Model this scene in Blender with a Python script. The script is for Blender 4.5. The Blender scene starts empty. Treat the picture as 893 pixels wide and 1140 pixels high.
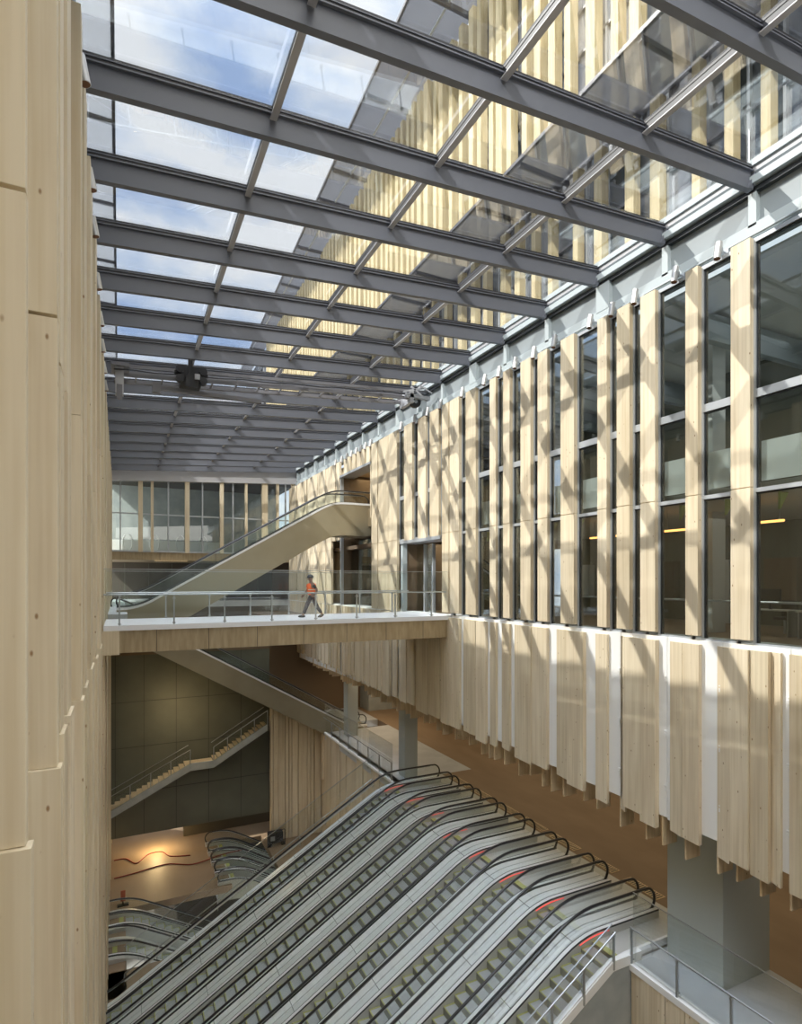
import bpy, bmesh, math, random
from mathutils import Vector, Matrix
R = math.radians
SC = bpy.context.scene
COL = SC.collection
random.seed(7)

# ---------------------------------------------------------------- camera
F, HX, HY, CZ = 640.0, 133.0, 648.0, 1.55
TH = math.atan((446.5 - HX) / F); CT, ST = math.cos(TH), math.sin(TH)
cam = bpy.data.cameras.new('camera'); co = bpy.data.objects.new('camera', cam); COL.objects.link(co)
co.location = (0, 0, CZ); co.rotation_euler = (R(90), 0, -TH)
cam.sensor_fit = 'HORIZONTAL'; cam.sensor_width = 36; cam.lens = F / 893 * 36; cam.shift_y = 78 / 893
cam.clip_start = .05; cam.clip_end = 400
SC.camera = co

def ray(px, py):
    r = (px - 446.5) / F; u = -(py - HY) / F
    return (r * CT + ST, CT - r * ST, u)
def yx(px, X):                      # depth along the hall of the point seen at column px on the plane x = X
    a = ray(px, HY); return a[1] * X / a[0]
def zx(px, py, X):
    a = ray(px, py); return a[2] * X / a[0] + CZ
def at_y(px, py, Y):
    a = ray(px, py); t = Y / a[1]; return Vector((a[0] * t, Y, a[2] * t + CZ))

# ---------------------------------------------------------------- view, world, suns
vs = SC.view_settings; vs.view_transform = 'Standard'; vs.look = 'None'; vs.gamma = 1; vs.exposure = 0.36
try: vs.use_curve_mapping = False
except Exception: pass
SC.cycles.transparent_max_bounces = 48; SC.cycles.max_bounces = 10; SC.cycles.diffuse_bounces = 5
SC.cycles.glossy_bounces = 4; SC.cycles.use_denoising = True; SC.cycles.caustics_reflective = False
SC.cycles.sample_clamp_indirect = 6

W = bpy.data.worlds.new('sky'); SC.world = W; W.use_nodes = True
nt = W.node_tree; N = nt.nodes; L = nt.links; N.clear()
def nn(N, t, **k):
    n = N.new(t)
    for a, b in k.items(): setattr(n, a, b)
    return n
def ramp(N, stops, interp='LINEAR'):
    n = N.new('ShaderNodeValToRGB'); n.color_ramp.interpolation = interp
    e = n.color_ramp.elements
    while len(e) < len(stops): e.new(.5)
    for i, (p, c) in enumerate(stops):
        e[i].position = p; e[i].color = (*c, 1) if len(c) == 3 else c
    return n
tc = nn(N, 'ShaderNodeTexCoord')
mp = nn(N, 'ShaderNodeMapping'); mp.inputs['Scale'].default_value = (1, 1, 2.2)
no = nn(N, 'ShaderNodeTexNoise'); no.inputs['Scale'].default_value = 4.2; no.inputs['Detail'].default_value = 8; no.inputs['Roughness'].default_value = .58
L.new(tc.outputs['Generated'], mp.inputs[0]); L.new(mp.outputs[0], no.inputs['Vector'])
rp = ramp(N, [(.33, (.36, .50, .78)), (.47, (.64, .74, .90)), (.58, (.90, .93, .97))])
L.new(no.outputs['Fac'], rp.inputs[0])
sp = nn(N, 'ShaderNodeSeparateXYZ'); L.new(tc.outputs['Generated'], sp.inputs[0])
mr = nn(N, 'ShaderNodeMapRange', interpolation_type='SMOOTHSTEP')      # unseen half of the sky behind the camera, brightened to light the hall
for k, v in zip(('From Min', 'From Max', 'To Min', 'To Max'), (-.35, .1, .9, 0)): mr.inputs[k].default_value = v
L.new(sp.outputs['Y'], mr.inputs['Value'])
mz = nn(N, 'ShaderNodeMapRange', interpolation_type='SMOOTHSTEP')  # sky overhead, out of view, boosted to add light in the hall
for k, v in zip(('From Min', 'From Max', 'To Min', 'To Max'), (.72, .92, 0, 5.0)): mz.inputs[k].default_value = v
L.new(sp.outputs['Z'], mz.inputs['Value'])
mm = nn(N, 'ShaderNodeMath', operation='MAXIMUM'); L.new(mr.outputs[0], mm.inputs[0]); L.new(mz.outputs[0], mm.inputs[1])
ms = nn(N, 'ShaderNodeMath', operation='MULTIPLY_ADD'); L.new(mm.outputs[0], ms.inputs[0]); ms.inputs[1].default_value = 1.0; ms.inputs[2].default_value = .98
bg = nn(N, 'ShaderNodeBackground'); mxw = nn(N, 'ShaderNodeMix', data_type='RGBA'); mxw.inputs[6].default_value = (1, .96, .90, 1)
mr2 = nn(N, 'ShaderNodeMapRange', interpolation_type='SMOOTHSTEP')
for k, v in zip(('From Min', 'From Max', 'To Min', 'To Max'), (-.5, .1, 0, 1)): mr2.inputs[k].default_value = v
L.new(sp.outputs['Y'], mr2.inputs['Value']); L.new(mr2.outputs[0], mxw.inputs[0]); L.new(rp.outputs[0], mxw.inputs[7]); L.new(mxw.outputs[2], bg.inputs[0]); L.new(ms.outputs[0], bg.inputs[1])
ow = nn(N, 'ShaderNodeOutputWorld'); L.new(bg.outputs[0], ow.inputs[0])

def sun(name, d, power, color, ang):
    l = bpy.data.lights.new(name, 'SUN'); l.energy = power; l.color = color; l.angle = R(ang)
    o = bpy.data.objects.new(name, l); COL.objects.link(o)
    o.rotation_euler = Vector(d).to_track_quat('-Z', 'Y').to_euler(); o.location = (-20, 20, 40)
sun('sun', (1, -.80, -1.22), 3.7, (1, .95, .87), .5)
sun('sun_thrown_back_by_glass_front', (1, .9, -.95), 3.2, (1, .96, .9), .6)   # sunlight mirrored by the glass front across the street

def lamp(name, loc, power, color=(1, .8, .55), kind='POINT', size=.3, rot=None, sx=None, sy=None):
    l = bpy.data.lights.new(name, kind); l.energy = power; l.color = color
    if kind == 'AREA':
        l.shape = 'RECTANGLE'; l.size = sx; l.size_y = sy
    else: l.shadow_soft_size = size
    o = bpy.data.objects.new(name, l); COL.objects.link(o); o.location = loc
    if rot: o.rotation_euler = rot
    return o
# ceiling lights of the concourse and the storeys behind the glazing
lamp('concourse_ceiling_light', (22, 20, -5.2), 400, (1, .78, .5), 'AREA', sx=12, sy=30)
lamp('office_ceiling_light', (17.5, 14, 3.5), 55, (1, .93, .8), 'AREA', sx=4, sy=18)
lamp('office_upper_ceiling_light', (17.5, 14, 9.3), 90, (.95, .97, 1), 'AREA', sx=4, sy=18)
lamp('landing_ceiling_light', (16.2, 36, 8.6), 90, (1, .8, .5), 'AREA', sx=3, sy=5)
lamp('street_level_ceiling_light', (16.5, 27, 3.6), 70, (1, .85, .6), 'AREA', sx=3, sy=4)
lamp('far_concourse_ceiling_light', (18, 40, -5.2), 170, (1, .75, .48), 'AREA', sx=6, sy=8)
lamp('lower_hall_work_light', (2.3, 43.0, -15.9), 260, (1, .72, .35), size=.25)
lamp('stair_light', (3.4, 39.2, -7.2), 150, (1, .75, .42), size=.3)

# ---------------------------------------------------------------- materials
def mat(name, color, rough=.5, metal=0, spec=.5, coat=0):
    m = bpy.data.materials.new(name); m.use_nodes = True; b = m.node_tree.nodes['Principled BSDF']
    b.inputs['Base Color'].default_value = (*color, 1); b.inputs['Roughness'].default_value = rough
    b.inputs['Metallic'].default_value = metal; b.inputs['Specular IOR Level'].default_value = spec
    if coat: b.inputs['Coat Weight'].default_value = coat
    return m
def noisy(m, c1, c2, scale=(1, 1, 1), s=3, lo=.35, hi=.65, bump=0, rand=0):
    t = m.node_tree; n = t.nodes; b = n['Principled BSDF']
    g = nn(n, 'ShaderNodeNewGeometry'); mpg = nn(n, 'ShaderNodeMapping'); mpg.inputs['Scale'].default_value = scale
    t.links.new(g.outputs['Position'], mpg.inputs[0])
    x = nn(n, 'ShaderNodeTexNoise'); x.inputs['Scale'].default_value = s; x.inputs['Detail'].default_value = 6
    t.links.new(mpg.outputs[0], x.inputs['Vector'])
    r = ramp(n, [(lo, c1), (hi, c2)]); t.links.new(x.outputs['Fac'], r.inputs[0])
    t.links.new(r.outputs[0], b.inputs['Base Color'])
    if bump:
        bu = nn(n, 'ShaderNodeBump'); bu.inputs['Strength'].default_value = bump; bu.inputs['Distance'].default_value = .01
        t.links.new(x.outputs['Fac'], bu.inputs['Height']); t.links.new(bu.outputs[0], b.inputs['Normal'])
    return r
def wood(name, base, vary=.12, knots=True, axis='z', rough=.55):
    """pale spruce: fine grain along the board, small brown knots, each board its own tone"""
    m = mat(name, base, rough, 0, .3); t = m.node_tree; n = t.nodes; b = n['Principled BSDF']; lk = t.links.new
    g = nn(n, 'ShaderNodeNewGeometry'); oi = nn(n, 'ShaderNodeObjectInfo')
    off = nn(n, 'ShaderNodeVectorMath', operation='SCALE'); off.inputs[0].default_value = (13, 7, 31)
    lk(oi.outputs['Random'], off.inputs['Scale'])
    ad = nn(n, 'ShaderNodeVectorMath', operation='ADD'); lk(g.outputs['Position'], ad.inputs[0]); lk(off.outputs[0], ad.inputs[1])
    m1 = nn(n, 'ShaderNodeMapping'); m1.inputs['Scale'].default_value = {'z': (15, 15, .35), 'x': (.35, 15, 15), 'y': (15, .35, 15)}[axis]
    lk(ad.outputs[0], m1.inputs[0])
    gr = nn(n, 'ShaderNodeTexNoise'); gr.inputs['Scale'].default_value = 1; gr.inputs['Detail'].default_value = 5; lk(m1.outputs[0], gr.inputs['Vector'])
    m2 = nn(n, 'ShaderNodeMapping'); m2.inputs['Scale'].default_value = {'z': (1.6, 1.6, .28), 'x': (.28, 1.6, 1.6), 'y': (1.6, .28, 1.6)}[axis]
    lk(ad.outputs[0], m2.inputs[0])
    lo = nn(n, 'ShaderNodeTexNoise'); lo.inputs['Scale'].default_value = 1.5; lo.inputs['Detail'].default_value = 3; lk(m2.outputs[0], lo.inputs['Vector'])
    d = tuple(c * (1 - vary * 1.6) * k for c, k in zip(base, (1, .97, .9))); h = tuple(min(1, c * (1 + vary)) for c in base)
    r1 = ramp(n, [(.3, d), (.55, base), (.75, h)]); lk(gr.outputs['Fac'], r1.inputs[0])
    r2 = ramp(n, [(.3, (.90, .88, .84)), (.7, (1.04, 1.06, 1.06))]); lk(lo.outputs['Fac'], r2.inputs[0])
    mx = nn(n, 'ShaderNodeMix', data_type='RGBA', blend_type='MULTIPLY'); mx.inputs[0].default_value = 1
    lk(r1.outputs[0], mx.inputs[6]); lk(r2.outputs[0], mx.inputs[7])
    tone = ramp(n, [(0, (.90, .88, .84)), (1, (1.06, 1.05, 1.04))]); lk(oi.outputs['Random'], tone.inputs[0])
    m3 = nn(n, 'ShaderNodeMix', data_type='RGBA', blend_type='MULTIPLY'); m3.inputs[0].default_value = 1
    lk(mx.outputs[2], m3.inputs[6]); lk(tone.outputs[0], m3.inputs[7])
    out = m3.outputs[2]
    if knots:
        vm = nn(n, 'ShaderNodeMapping'); vm.inputs['Scale'].default_value = {'z': (5.5, 5.5, 2.8), 'x': (2.8, 5.5, 5.5), 'y': (5.5, 2.8, 5.5)}[axis]
        lk(ad.outputs[0], vm.inputs[0])
        vo = nn(n, 'ShaderNodeTexVoronoi'); vo.inputs['Scale'].default_value = 1; lk(vm.outputs[0], vo.inputs['Vector'])
        rk = ramp(n, [(.045, (0, 0, 0)), (.10, (1, 1, 1))]); lk(vo.outputs['Distance'], rk.inputs[0])
        m4 = nn(n, 'ShaderNodeMix', data_type='RGBA'); m4.inputs[6].default_value = (base[0] * .42, base[1] * .3, base[2] * .2, 1)
        lk(rk.outputs[0], m4.inputs[0]); lk(out, m4.inputs[7]); out = m4.outputs[2]
    lk(out, b.inputs['Base Color'])
    return m
def glass(name, tint=(.93, .96, .95), refl=.12, rough=0.0, edge=.5):
    m = bpy.data.materials.new(name); m.use_nodes = True; t = m.node_tree; n = t.nodes; n.clear()
    tr = nn(n, 'ShaderNodeBsdfTransparent'); tr.inputs[0].default_value = (*tint, 1)
    gl = nn(n, 'ShaderNodeBsdfGlossy'); gl.inputs['Roughness'].default_value = rough; gl.inputs[0].default_value = (1, 1, 1, 1)
    lw = nn(n, 'ShaderNodeLayerWeight'); lw.inputs[0].default_value = .25
    r = nn(n, 'ShaderNodeMapRange'); r.inputs['To Min'].default_value = refl; r.inputs['To Max'].default_value = edge
    t.links.new(lw.outputs['Fresnel'], r.inputs['Value'])
    mx = nn(n, 'ShaderNodeMixShader'); t.links.new(r.outputs[0], mx.inputs[0]); t.links.new(tr.outputs[0], mx.inputs[1]); t.links.new(gl.outputs[0], mx.inputs[2])
    o = nn(n, 'ShaderNodeOutputMaterial'); t.links.new(mx.outputs[0], o.inputs[0])
    return m
def frosted(name, color, alpha):
    m = bpy.data.materials.new(name); m.use_nodes = True; t = m.node_tree; n = t.nodes; n.clear()
    tr = nn(n, 'ShaderNodeBsdfTransparent'); tr.inputs[0].default_value = (.9, .92, .93, 1)
    df = nn(n, 'ShaderNodeBsdfTranslucent'); df.inputs[0].default_value = (*color, 1)
    d2 = nn(n, 'ShaderNodeBsdfDiffuse'); d2.inputs[0].default_value = (*color, 1)
    m1 = nn(n, 'ShaderNodeMixShader'); m1.inputs[0].default_value = .5; t.links.new(df.outputs[0], m1.inputs[1]); t.links.new(d2.outputs[0], m1.inputs[2])
    mx = nn(n, 'ShaderNodeMixShader'); mx.inputs[0].default_value = alpha; t.links.new(tr.outputs[0], mx.inputs[1]); t.links.new(m1.outputs[0], mx.inputs[2])
    o = nn(n, 'ShaderNodeOutputMaterial'); t.links.new(mx.outputs[0], o.inputs[0])
    return m
def emit(name, color, power):
    m = bpy.data.materials.new(name); m.use_nodes = True; n = m.node_tree.nodes; n.clear()
    e = nn(n, 'ShaderNodeEmission'); e.inputs[0].default_value = (*color, 1); e.inputs[1].default_value = power
    o = nn(n, 'ShaderNodeOutputMaterial'); m.node_tree.links.new(e.outputs[0], o.inputs[0]); return m
M = {}
M['spruce'] = wood('pale_spruce', (.74, .65, .50), .08)
M['spruce_left'] = wood('spruce_boards', (.72, .635, .49), .05)
M['spruce_tower'] = wood('golden_spruce', (.66, .57, .36), .10, False)
M['soffit_wood'] = wood('soffit_spruce', (.78, .63, .43), .1)
M['fascia'] = mat('brushed_bronze_fascia', (.50, .42, .29), .38, .35)
noisy(M['fascia'], (.36, .28, .17), (.46, .37, .24), (3, 3, .4), 3)
M['truss_clad'] = mat('brushed_champagne_steel', (.50, .47, .37), .33, .55)
noisy(M['truss_clad'], (.37, .33, .235), (.41, .37, .27), (1, 1, 1), .6)
M['beam'] = mat('grey_painted_steel', (.14, .15, .18), .42, .0, .5)
M['beam_edge'] = mat('dark_glazing_gasket', (.018, .018, .022), .5)
M['purlin'] = mat('light_grey_painted_steel', (.46, .46, .48), .4)
M['gutter'] = mat('pale_blue_grey_steel', (.46, .52, .54), .45)
M['gutter_dark'] = mat('grey_steel_panel', (.30, .34, .36), .5)
M['frame'] = mat('silver_window_frame', (.48, .51, .54), .35, .3)
M['frame_dark'] = mat('dark_window_gasket', (.03, .035, .04), .5)
M['white'] = mat('white_painted_board', (.90, .91, .90), .5)
M['concrete'] = mat('grey_concrete', (.36, .39, .39), .7); noisy(M['concrete'], (.33, .36, .36), (.41, .44, .43), (1, 1, 1), 1.5)
M['column'] = mat('smooth_pale_concrete', (.47, .51, .49), .6)
M['plywood'] = mat('brown_floor_boarding', (.30, .19, .10), .55); noisy(M['plywood'], (.24, .17, .105), (.29, .21, .135), (1, .4, 1), .8)
M['stone'] = mat('pale_grey_floor', (.52, .55, .58), .45); noisy(M['stone'], (.48, .51, .54), (.56, .59, .62), (1, 1, 1), 1.2)
M['deck'] = mat('white_bridge_deck', (.80, .82, .86), .4)
M['greywall'] = mat('dark_grey_panel_wall', (.16, .17, .155), .6); noisy(M['greywall'], (.095, .10, .075), (.135, .14, .105), (.3, .3, .3), 1)
M['joint'] = mat('panel_joint_shadow_gap', (.05, .05, .045), .7)
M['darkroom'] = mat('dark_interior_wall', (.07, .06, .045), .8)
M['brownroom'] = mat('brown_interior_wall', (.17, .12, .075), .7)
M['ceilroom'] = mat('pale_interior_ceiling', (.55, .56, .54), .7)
M['alu'] = mat('brushed_aluminium', (.88, .89, .90), .3, .12)
noisy(M['alu'], (.85, .86, .87), (.88, .89, .90), (1, 1, 1), 1)
M['alu_dull'] = mat('satin_aluminium', (.58, .59, .57), .4, .3)
M['rubber'] = mat('black_rubber_handrail', (.02, .02, .022), .28, 0, .6)
M['tread'] = mat('ribbed_step_aluminium', (.42, .44, .45), .45, .4)
t_ = M['tread'].node_tree; wv = nn(t_.nodes, 'ShaderNodeTexWave', bands_direction='Y'); wv.inputs['Scale'].default_value = 16
g_ = nn(t_.nodes, 'ShaderNodeNewGeometry'); t_.links.new(g_.outputs['Position'], wv.inputs['Vector'])
r_ = ramp(t_.nodes, [(.2, (.36, .38, .39)), (.7, (.54, .56, .57))]); t_.links.new(wv.outputs['Fac'], r_.inputs[0]); t_.links.new(r_.outputs[0], t_.nodes['Principled BSDF'].inputs['Base Color'])
M['riser'] = mat('dark_step_riser', (.30, .30, .25), .5, .3)
M['yellow'] = mat('yellow_step_edge', (.40, .41, .13), .5)
M['steel'] = mat('stainless_steel', (.45, .47, .48), .3, .8)
M['black'] = mat('black_machinery', (.025, .025, .028), .45)
M['crane_grey'] = mat('crane_grey_paint', (.20, .20, .22), .4)
M['crane_light'] = mat('crane_light_box', (.50, .51, .54), .4)
M['silver'] = mat('silver_lamp_body', (.62, .62, .61), .35, .5)
M['lampin'] = mat('copper_lamp_inside', (.20, .09, .045), .5)
M['green'] = mat('pale_green_bracket', (.50, .62, .22), .6)
M['orange'] = mat('orange_hi_vis', (1.0, .17, .03), .6)
M['board_red'] = mat('dull_red_board', (.38, .10, .05), .6)
M['silverband'] = mat('reflective_band', (.8, .78, .6), .4)
M['skin'] = mat('skin', (.28, .16, .11), .6)
M['navy'] = mat('dark_trousers', (.035, .03, .035), .8)
M['helmet'] = mat('dark_helmet', (.03, .03, .035), .4)
M['red'] = mat('red_cable_sheath', (.25, .03, .02), .5)
M['redlight'] = emit('red_light_strip', (1, .10, .08), 1.0)
M['warmlight'] = emit('warm_light_tube', (1, .45, .12), 2.5)
M['glass'] = glass('clear_glass', (.96, .975, .97), .018, 0, .3)
M['glass_roof'] = glass('roof_glass', (.96, .97, .975), .018, 0, .4)
M['glass_win'] = glass('window_glass', (.87, .91, .90), .05, 0, .6)
M['glass_esc'] = glass('balustrade_glass', (.965, .985, .975), .015, 0, .3)
M['frost'] = frosted('frosted_canopy_glass', (.45, .46, .48), .62)
M['frost_grey'] = frosted('grey_canopy_glass', (.20, .20, .215), .72)
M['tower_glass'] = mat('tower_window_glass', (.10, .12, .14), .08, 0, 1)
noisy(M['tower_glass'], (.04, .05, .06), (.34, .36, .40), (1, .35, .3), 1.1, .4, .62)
M['tower_frame'] = mat('tower_dark_frame', (.06, .06, .07), .4)

# ---------------------------------------------------------------- mesh helpers
class MB:
    """collects boxes, tubes and prisms and links them as ONE mesh object"""
    def __init__(s): s.v = []; s.f = []; s.mi = []; s.sm = []; s.m = []
    def _m(s, m):
        if m not in s.m: s.m.append(m)
        return s.m.index(m)
    def add(s, vs, fs, m=None, smooth=False):
        o = len(s.v); s.v += [tuple(v) for v in vs]; k = s._m(m)
        for f in fs: s.f.append([o + i for i in f]); s.mi.append(k); s.sm.append(smooth)
        return s
    def box(s, x0, x1, y0, y1, z0, z1, m=None):
        vs = [(x, y, z) for x in (x0, x1) for y in (y0, y1) for z in (z0, z1)]
        return s.add(vs, [(0, 1, 3, 2), (4, 6, 7, 5), (0, 4, 5, 1), (2, 3, 7, 6), (0, 2, 6, 4), (1, 5, 7, 3)], m)
    def hexa(s, vs, m=None):                                # 8 corners: bottom ring then top ring
        return s.add(vs, [(3, 2, 1, 0), (4, 5, 6, 7), (0, 1, 5, 4), (1, 2, 6, 5), (2, 3, 7, 6), (3, 0, 4, 7)], m)
    def bar(s, a, b, w, h, m=None, up=(0, 0, 1)):           # rectangular bar from a to b
        a, b = Vector(a), Vector(b); d = (b - a).normalized(); u = Vector(up)
        if abs(d.dot(u)) > .98: u = Vector((1, 0, 0))
        x = d.cross(u).normalized() * w / 2; y = x.cross(d).normalized() * h / 2
        vs = [a - x - y, a + x - y, a + x + y, a - x + y, b - x - y, b + x - y, b + x + y, b - x + y]
        return s.add(vs, [(0, 1, 2, 3), (7, 6, 5, 4), (4, 5, 1, 0), (5, 6, 2, 1), (6, 7, 3, 2), (7, 4, 0, 3)], m)
    def tube(s, pts, r, m=None, n=8, r2=None, closed=False, caps=True):
        pts = [Vector(p) for p in pts]; rings = []; k = len(pts); prev = None
        for i, p in enumerate(pts):
            a = pts[max(i - 1, 0)]; b = pts[min(i + 1, k - 1)]; d = (b - a).normalized()
            u = Vector((0, 0, 1)) if abs(d.z) < .95 else Vector((0, 1, 0))
            if prev is not None: u = prev
            x = d.cross(u)
            if x.length < 1e-5: x = d.cross(Vector((0, 1, 0)))
            x.normalize(); y = x.cross(d).normalized(); prev = y
            rr = r if r2 is None else r + (r2 - r) * i / (k - 1)
            rings.append([p + (x * math.cos(t) + y * math.sin(t)) * rr for t in [2 * math.pi * j / n for j in range(n)]])
        vs = [v for g in rings for v in g]; fs = []
        for i in range(k - 1):
            for j in range(n):
                fs.append((i * n + j, i * n + (j + 1) % n, (i + 1) * n + (j + 1) % n, (i + 1) * n + j))
        s.add(vs, fs, m, True)
        if caps: s.add(rings[0], [tuple(reversed(range(n)))], m); s.add(rings[-1], [tuple(range(n))], m)
        return s
    def prism(s, poly, y0, y1, m=None):                     # x-z outline extruded along y
        n = len(poly); vs = [(x, y0, z) for x, z in poly] + [(x, y1, z) for x, z in poly]
        return s.add(vs, [tuple(range(n)), tuple(reversed(range(n, 2 * n)))] + [(i, i + n, (i + 1) % n + n, (i + 1) % n) for i in range(n)], m)
    def band(s, us, y0, y1, lo, hi, m=None):                # strip that follows a profile along x
        k = len(us); vs = []
        for u in us: vs += [(u, y0, lo(u)), (u, y1, lo(u)), (u, y1, hi(u)), (u, y0, hi(u))]
        fs = [(0, 1, 2, 3), ((k - 1) * 4 + 3, (k - 1) * 4 + 2, (k - 1) * 4 + 1, (k - 1) * 4)]
        for i in range(k - 1):
            for j in range(4): fs.append((i * 4 + j, (i + 1) * 4 + j, (i + 1) * 4 + (j + 1) % 4, i * 4 + (j + 1) % 4))
        return s.add(vs, fs, m)
    def build(s, name, m=None, parent=None, loc=None, bevel=0):
        me = bpy.data.meshes.new(name); me.from_pydata([tuple(v) for v in s.v], [], s.f)
        for k in s.m: me.materials.append(M[k or m])
        for p, i, sm in zip(me.polygons, s.mi, s.sm): p.material_index = i; p.use_smooth = sm
        me.update()
        bm = bmesh.new(); bm.from_mesh(me); bmesh.ops.recalc_face_normals(bm, faces=bm.faces); bm.to_mesh(me); bm.free()
        o = bpy.data.objects.new(name, me); COL.objects.link(o)
        if parent is not None: o.parent = parent
        if loc: o.location = loc
        if bevel:
            b = o.modifiers.new('bevel', 'BEVEL'); b.width = bevel; b.segments = 2
        return o
def empty(name, loc=(0, 0, 0), rz=0):
    o = bpy.data.objects.new(name, None); COL.objects.link(o); o.location = loc; o.rotation_euler = (0, 0, rz); o.empty_display_size = .2
    return o
def tag(o, label=None, cat=None, group=None, kind=None):
    for k, v in (('label', label), ('category', cat), ('group', group), ('kind', kind)):
        if v: o[k] = v
    return o
def struct(o): o['kind'] = 'structure'; return o
def box(name, x0, x1, y0, y1, z0, z1, m, parent=None):
    return MB().box(x0, x1, y0, y1, z0, z1).build(name, m, parent)
def dup(o, parent=None):
    c = o.copy(); COL.objects.link(c)
    if parent is not None: c.parent = parent
    for ch in [k for k in bpy.data.objects if k.parent == o]: dup(ch, c)
    return c
ORD = ['nearest', 'second', 'third', 'fourth', 'fifth', 'sixth', 'seventh', 'eighth', 'ninth', 'tenth', 'eleventh', 'twelfth', 'thirteenth',
       'fourteenth', 'fifteenth', 'sixteenth', 'seventeenth', 'eighteenth', 'nineteenth', 'twentieth', 'twenty-first', 'twenty-second', 'twenty-third', 'twenty-fourth', 'twenty-fifth']

XF = 13.4                                                   # front of the timber fins on the right side
XG = 13.60                                                  # glazing plane behind them
def ZB(x): return 11.13 - .0685 * (13.9 - x)                # underside of the sloping roof beams

# ================================================================ SETTING
# ---- lower hall floor with two stair wells, the level below, concourse floors
fl = MB(); zf = -17.0
fl.box(-3, 30, -8, 30.5, zf - .4, zf, 'plywood')
fl.box(-3, .3, 28.6, 36.2, zf - .4, zf, 'plywood'); fl.box(10.5, 13.4, 28.6, 36.2, zf - .4, zf, 'plywood')
fl.box(-3, 6.2, 36.2, 60, zf - .4, zf, 'plywood'); fl.box(9.3, 13.4, 36.2, 60, zf - .4, zf, 'plywood'); fl.box(6.2, 9.3, 42.3, 60, zf - .4, zf, 'plywood')
struct(fl.build('floor_lower', 'plywood'))
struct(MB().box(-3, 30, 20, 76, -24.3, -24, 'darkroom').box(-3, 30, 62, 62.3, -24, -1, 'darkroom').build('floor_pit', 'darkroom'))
struct(MB().box(-3, 40, -6.4, -6, -17, -.9, 'brownroom').build('wall_behind_lower', 'brownroom'))
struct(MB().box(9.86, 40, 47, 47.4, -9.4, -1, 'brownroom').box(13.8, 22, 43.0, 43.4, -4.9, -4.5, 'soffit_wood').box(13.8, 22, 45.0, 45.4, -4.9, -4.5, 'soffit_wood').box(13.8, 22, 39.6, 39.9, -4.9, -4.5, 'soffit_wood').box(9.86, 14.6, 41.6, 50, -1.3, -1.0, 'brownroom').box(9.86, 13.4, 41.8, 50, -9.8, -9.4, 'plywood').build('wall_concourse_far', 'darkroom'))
struct(box('wall_under_grey', 4.2, 13.6, 44.6, 45, -17, -14, 'darkroom'))
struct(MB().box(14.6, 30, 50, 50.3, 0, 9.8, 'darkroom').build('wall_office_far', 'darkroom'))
fc = MB()
fc.box(13.2, 16.5, -6, 12.0, -9.9, -9.4, 'stone').box(13.45, 18.5, 28.4, 40.0, -9.9, -9.4, 'stone').box(13.45, 18.5, 42.0, 60, -9.9, -9.4, 'stone')
struct(fc.build('floor_concourse_stone', 'stone'))
fc = MB(); fc.box(16.5, 40, -6, 28.4, -9.9, -9.4).box(18.5, 40, 28.4, 60, -9.9, -9.4)
struct(fc.build('floor_concourse', 'plywood'))
struct(box('ceiling_concourse', 13.7, 40, -6, 50, -4.5, -4.2, 'brownroom'))
struct(box('wall_concourse_back', 36, 36.4, -6, 60, -9.4, -4.5, 'brownroom'))
wl = box('wall_concourse_recess', 19.0, 23.0, 45, 52, -9.4, -4.5, 'concrete'); struct(wl)
# left landing at street level and the hall end behind it
struct(box('floor_landing', -1.6, .35, 30.8, 50, -.45, 0, 'stone'))
struct(MB().box(-1.6, 14.2, 50, 60, -.5, -.02, 'stone').build('floor_hall_end', 'stone'))
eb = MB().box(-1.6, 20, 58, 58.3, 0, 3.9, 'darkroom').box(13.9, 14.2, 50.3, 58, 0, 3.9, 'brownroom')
for i in range(7): eb.box(.4 + i * 2.0, .46 + i * 2.0, 57.95, 58, 0, 3.3, 'greywall')
struct(eb.build('wall_hall_end_back', 'darkroom'))
eb = MB().box(-1.6, 14.4, 50.0, 50.5, 3.3, 3.93, 'fascia').box(-1.6, 14.4, 50.2, 60, 3.35, 3.9, 'fascia')
for x in (-1.0, 2.9, 7.2): eb.box(x, x + .03, 49.98, 50.01, 3.3, 3.93, 'joint')
struct(eb.build('trim_end_slab', 'fascia'))
MBx = MB().box(2.5, 5.0, 49.7, 50.0, 3.2, 3.3, 'soffit_wood'); struct(MBx.build('trim_end_soffit', 'soffit_wood'))

struct(MB().box(-12, 30, -16.5, -16, -17, 9.5, 'concrete').build('wall_unseen_sky_block', 'concrete'))  # unseen mass added behind the camera to cut low sky mirrored in glass
# ---- left timber wall: board columns, each of two or three boards of its own depth
wleft = struct(MB().box(-1.9, -1.25, -16, 50, -17, 9.75, 'spruce_left').build('wall_left', 'spruce_left'))
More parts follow.
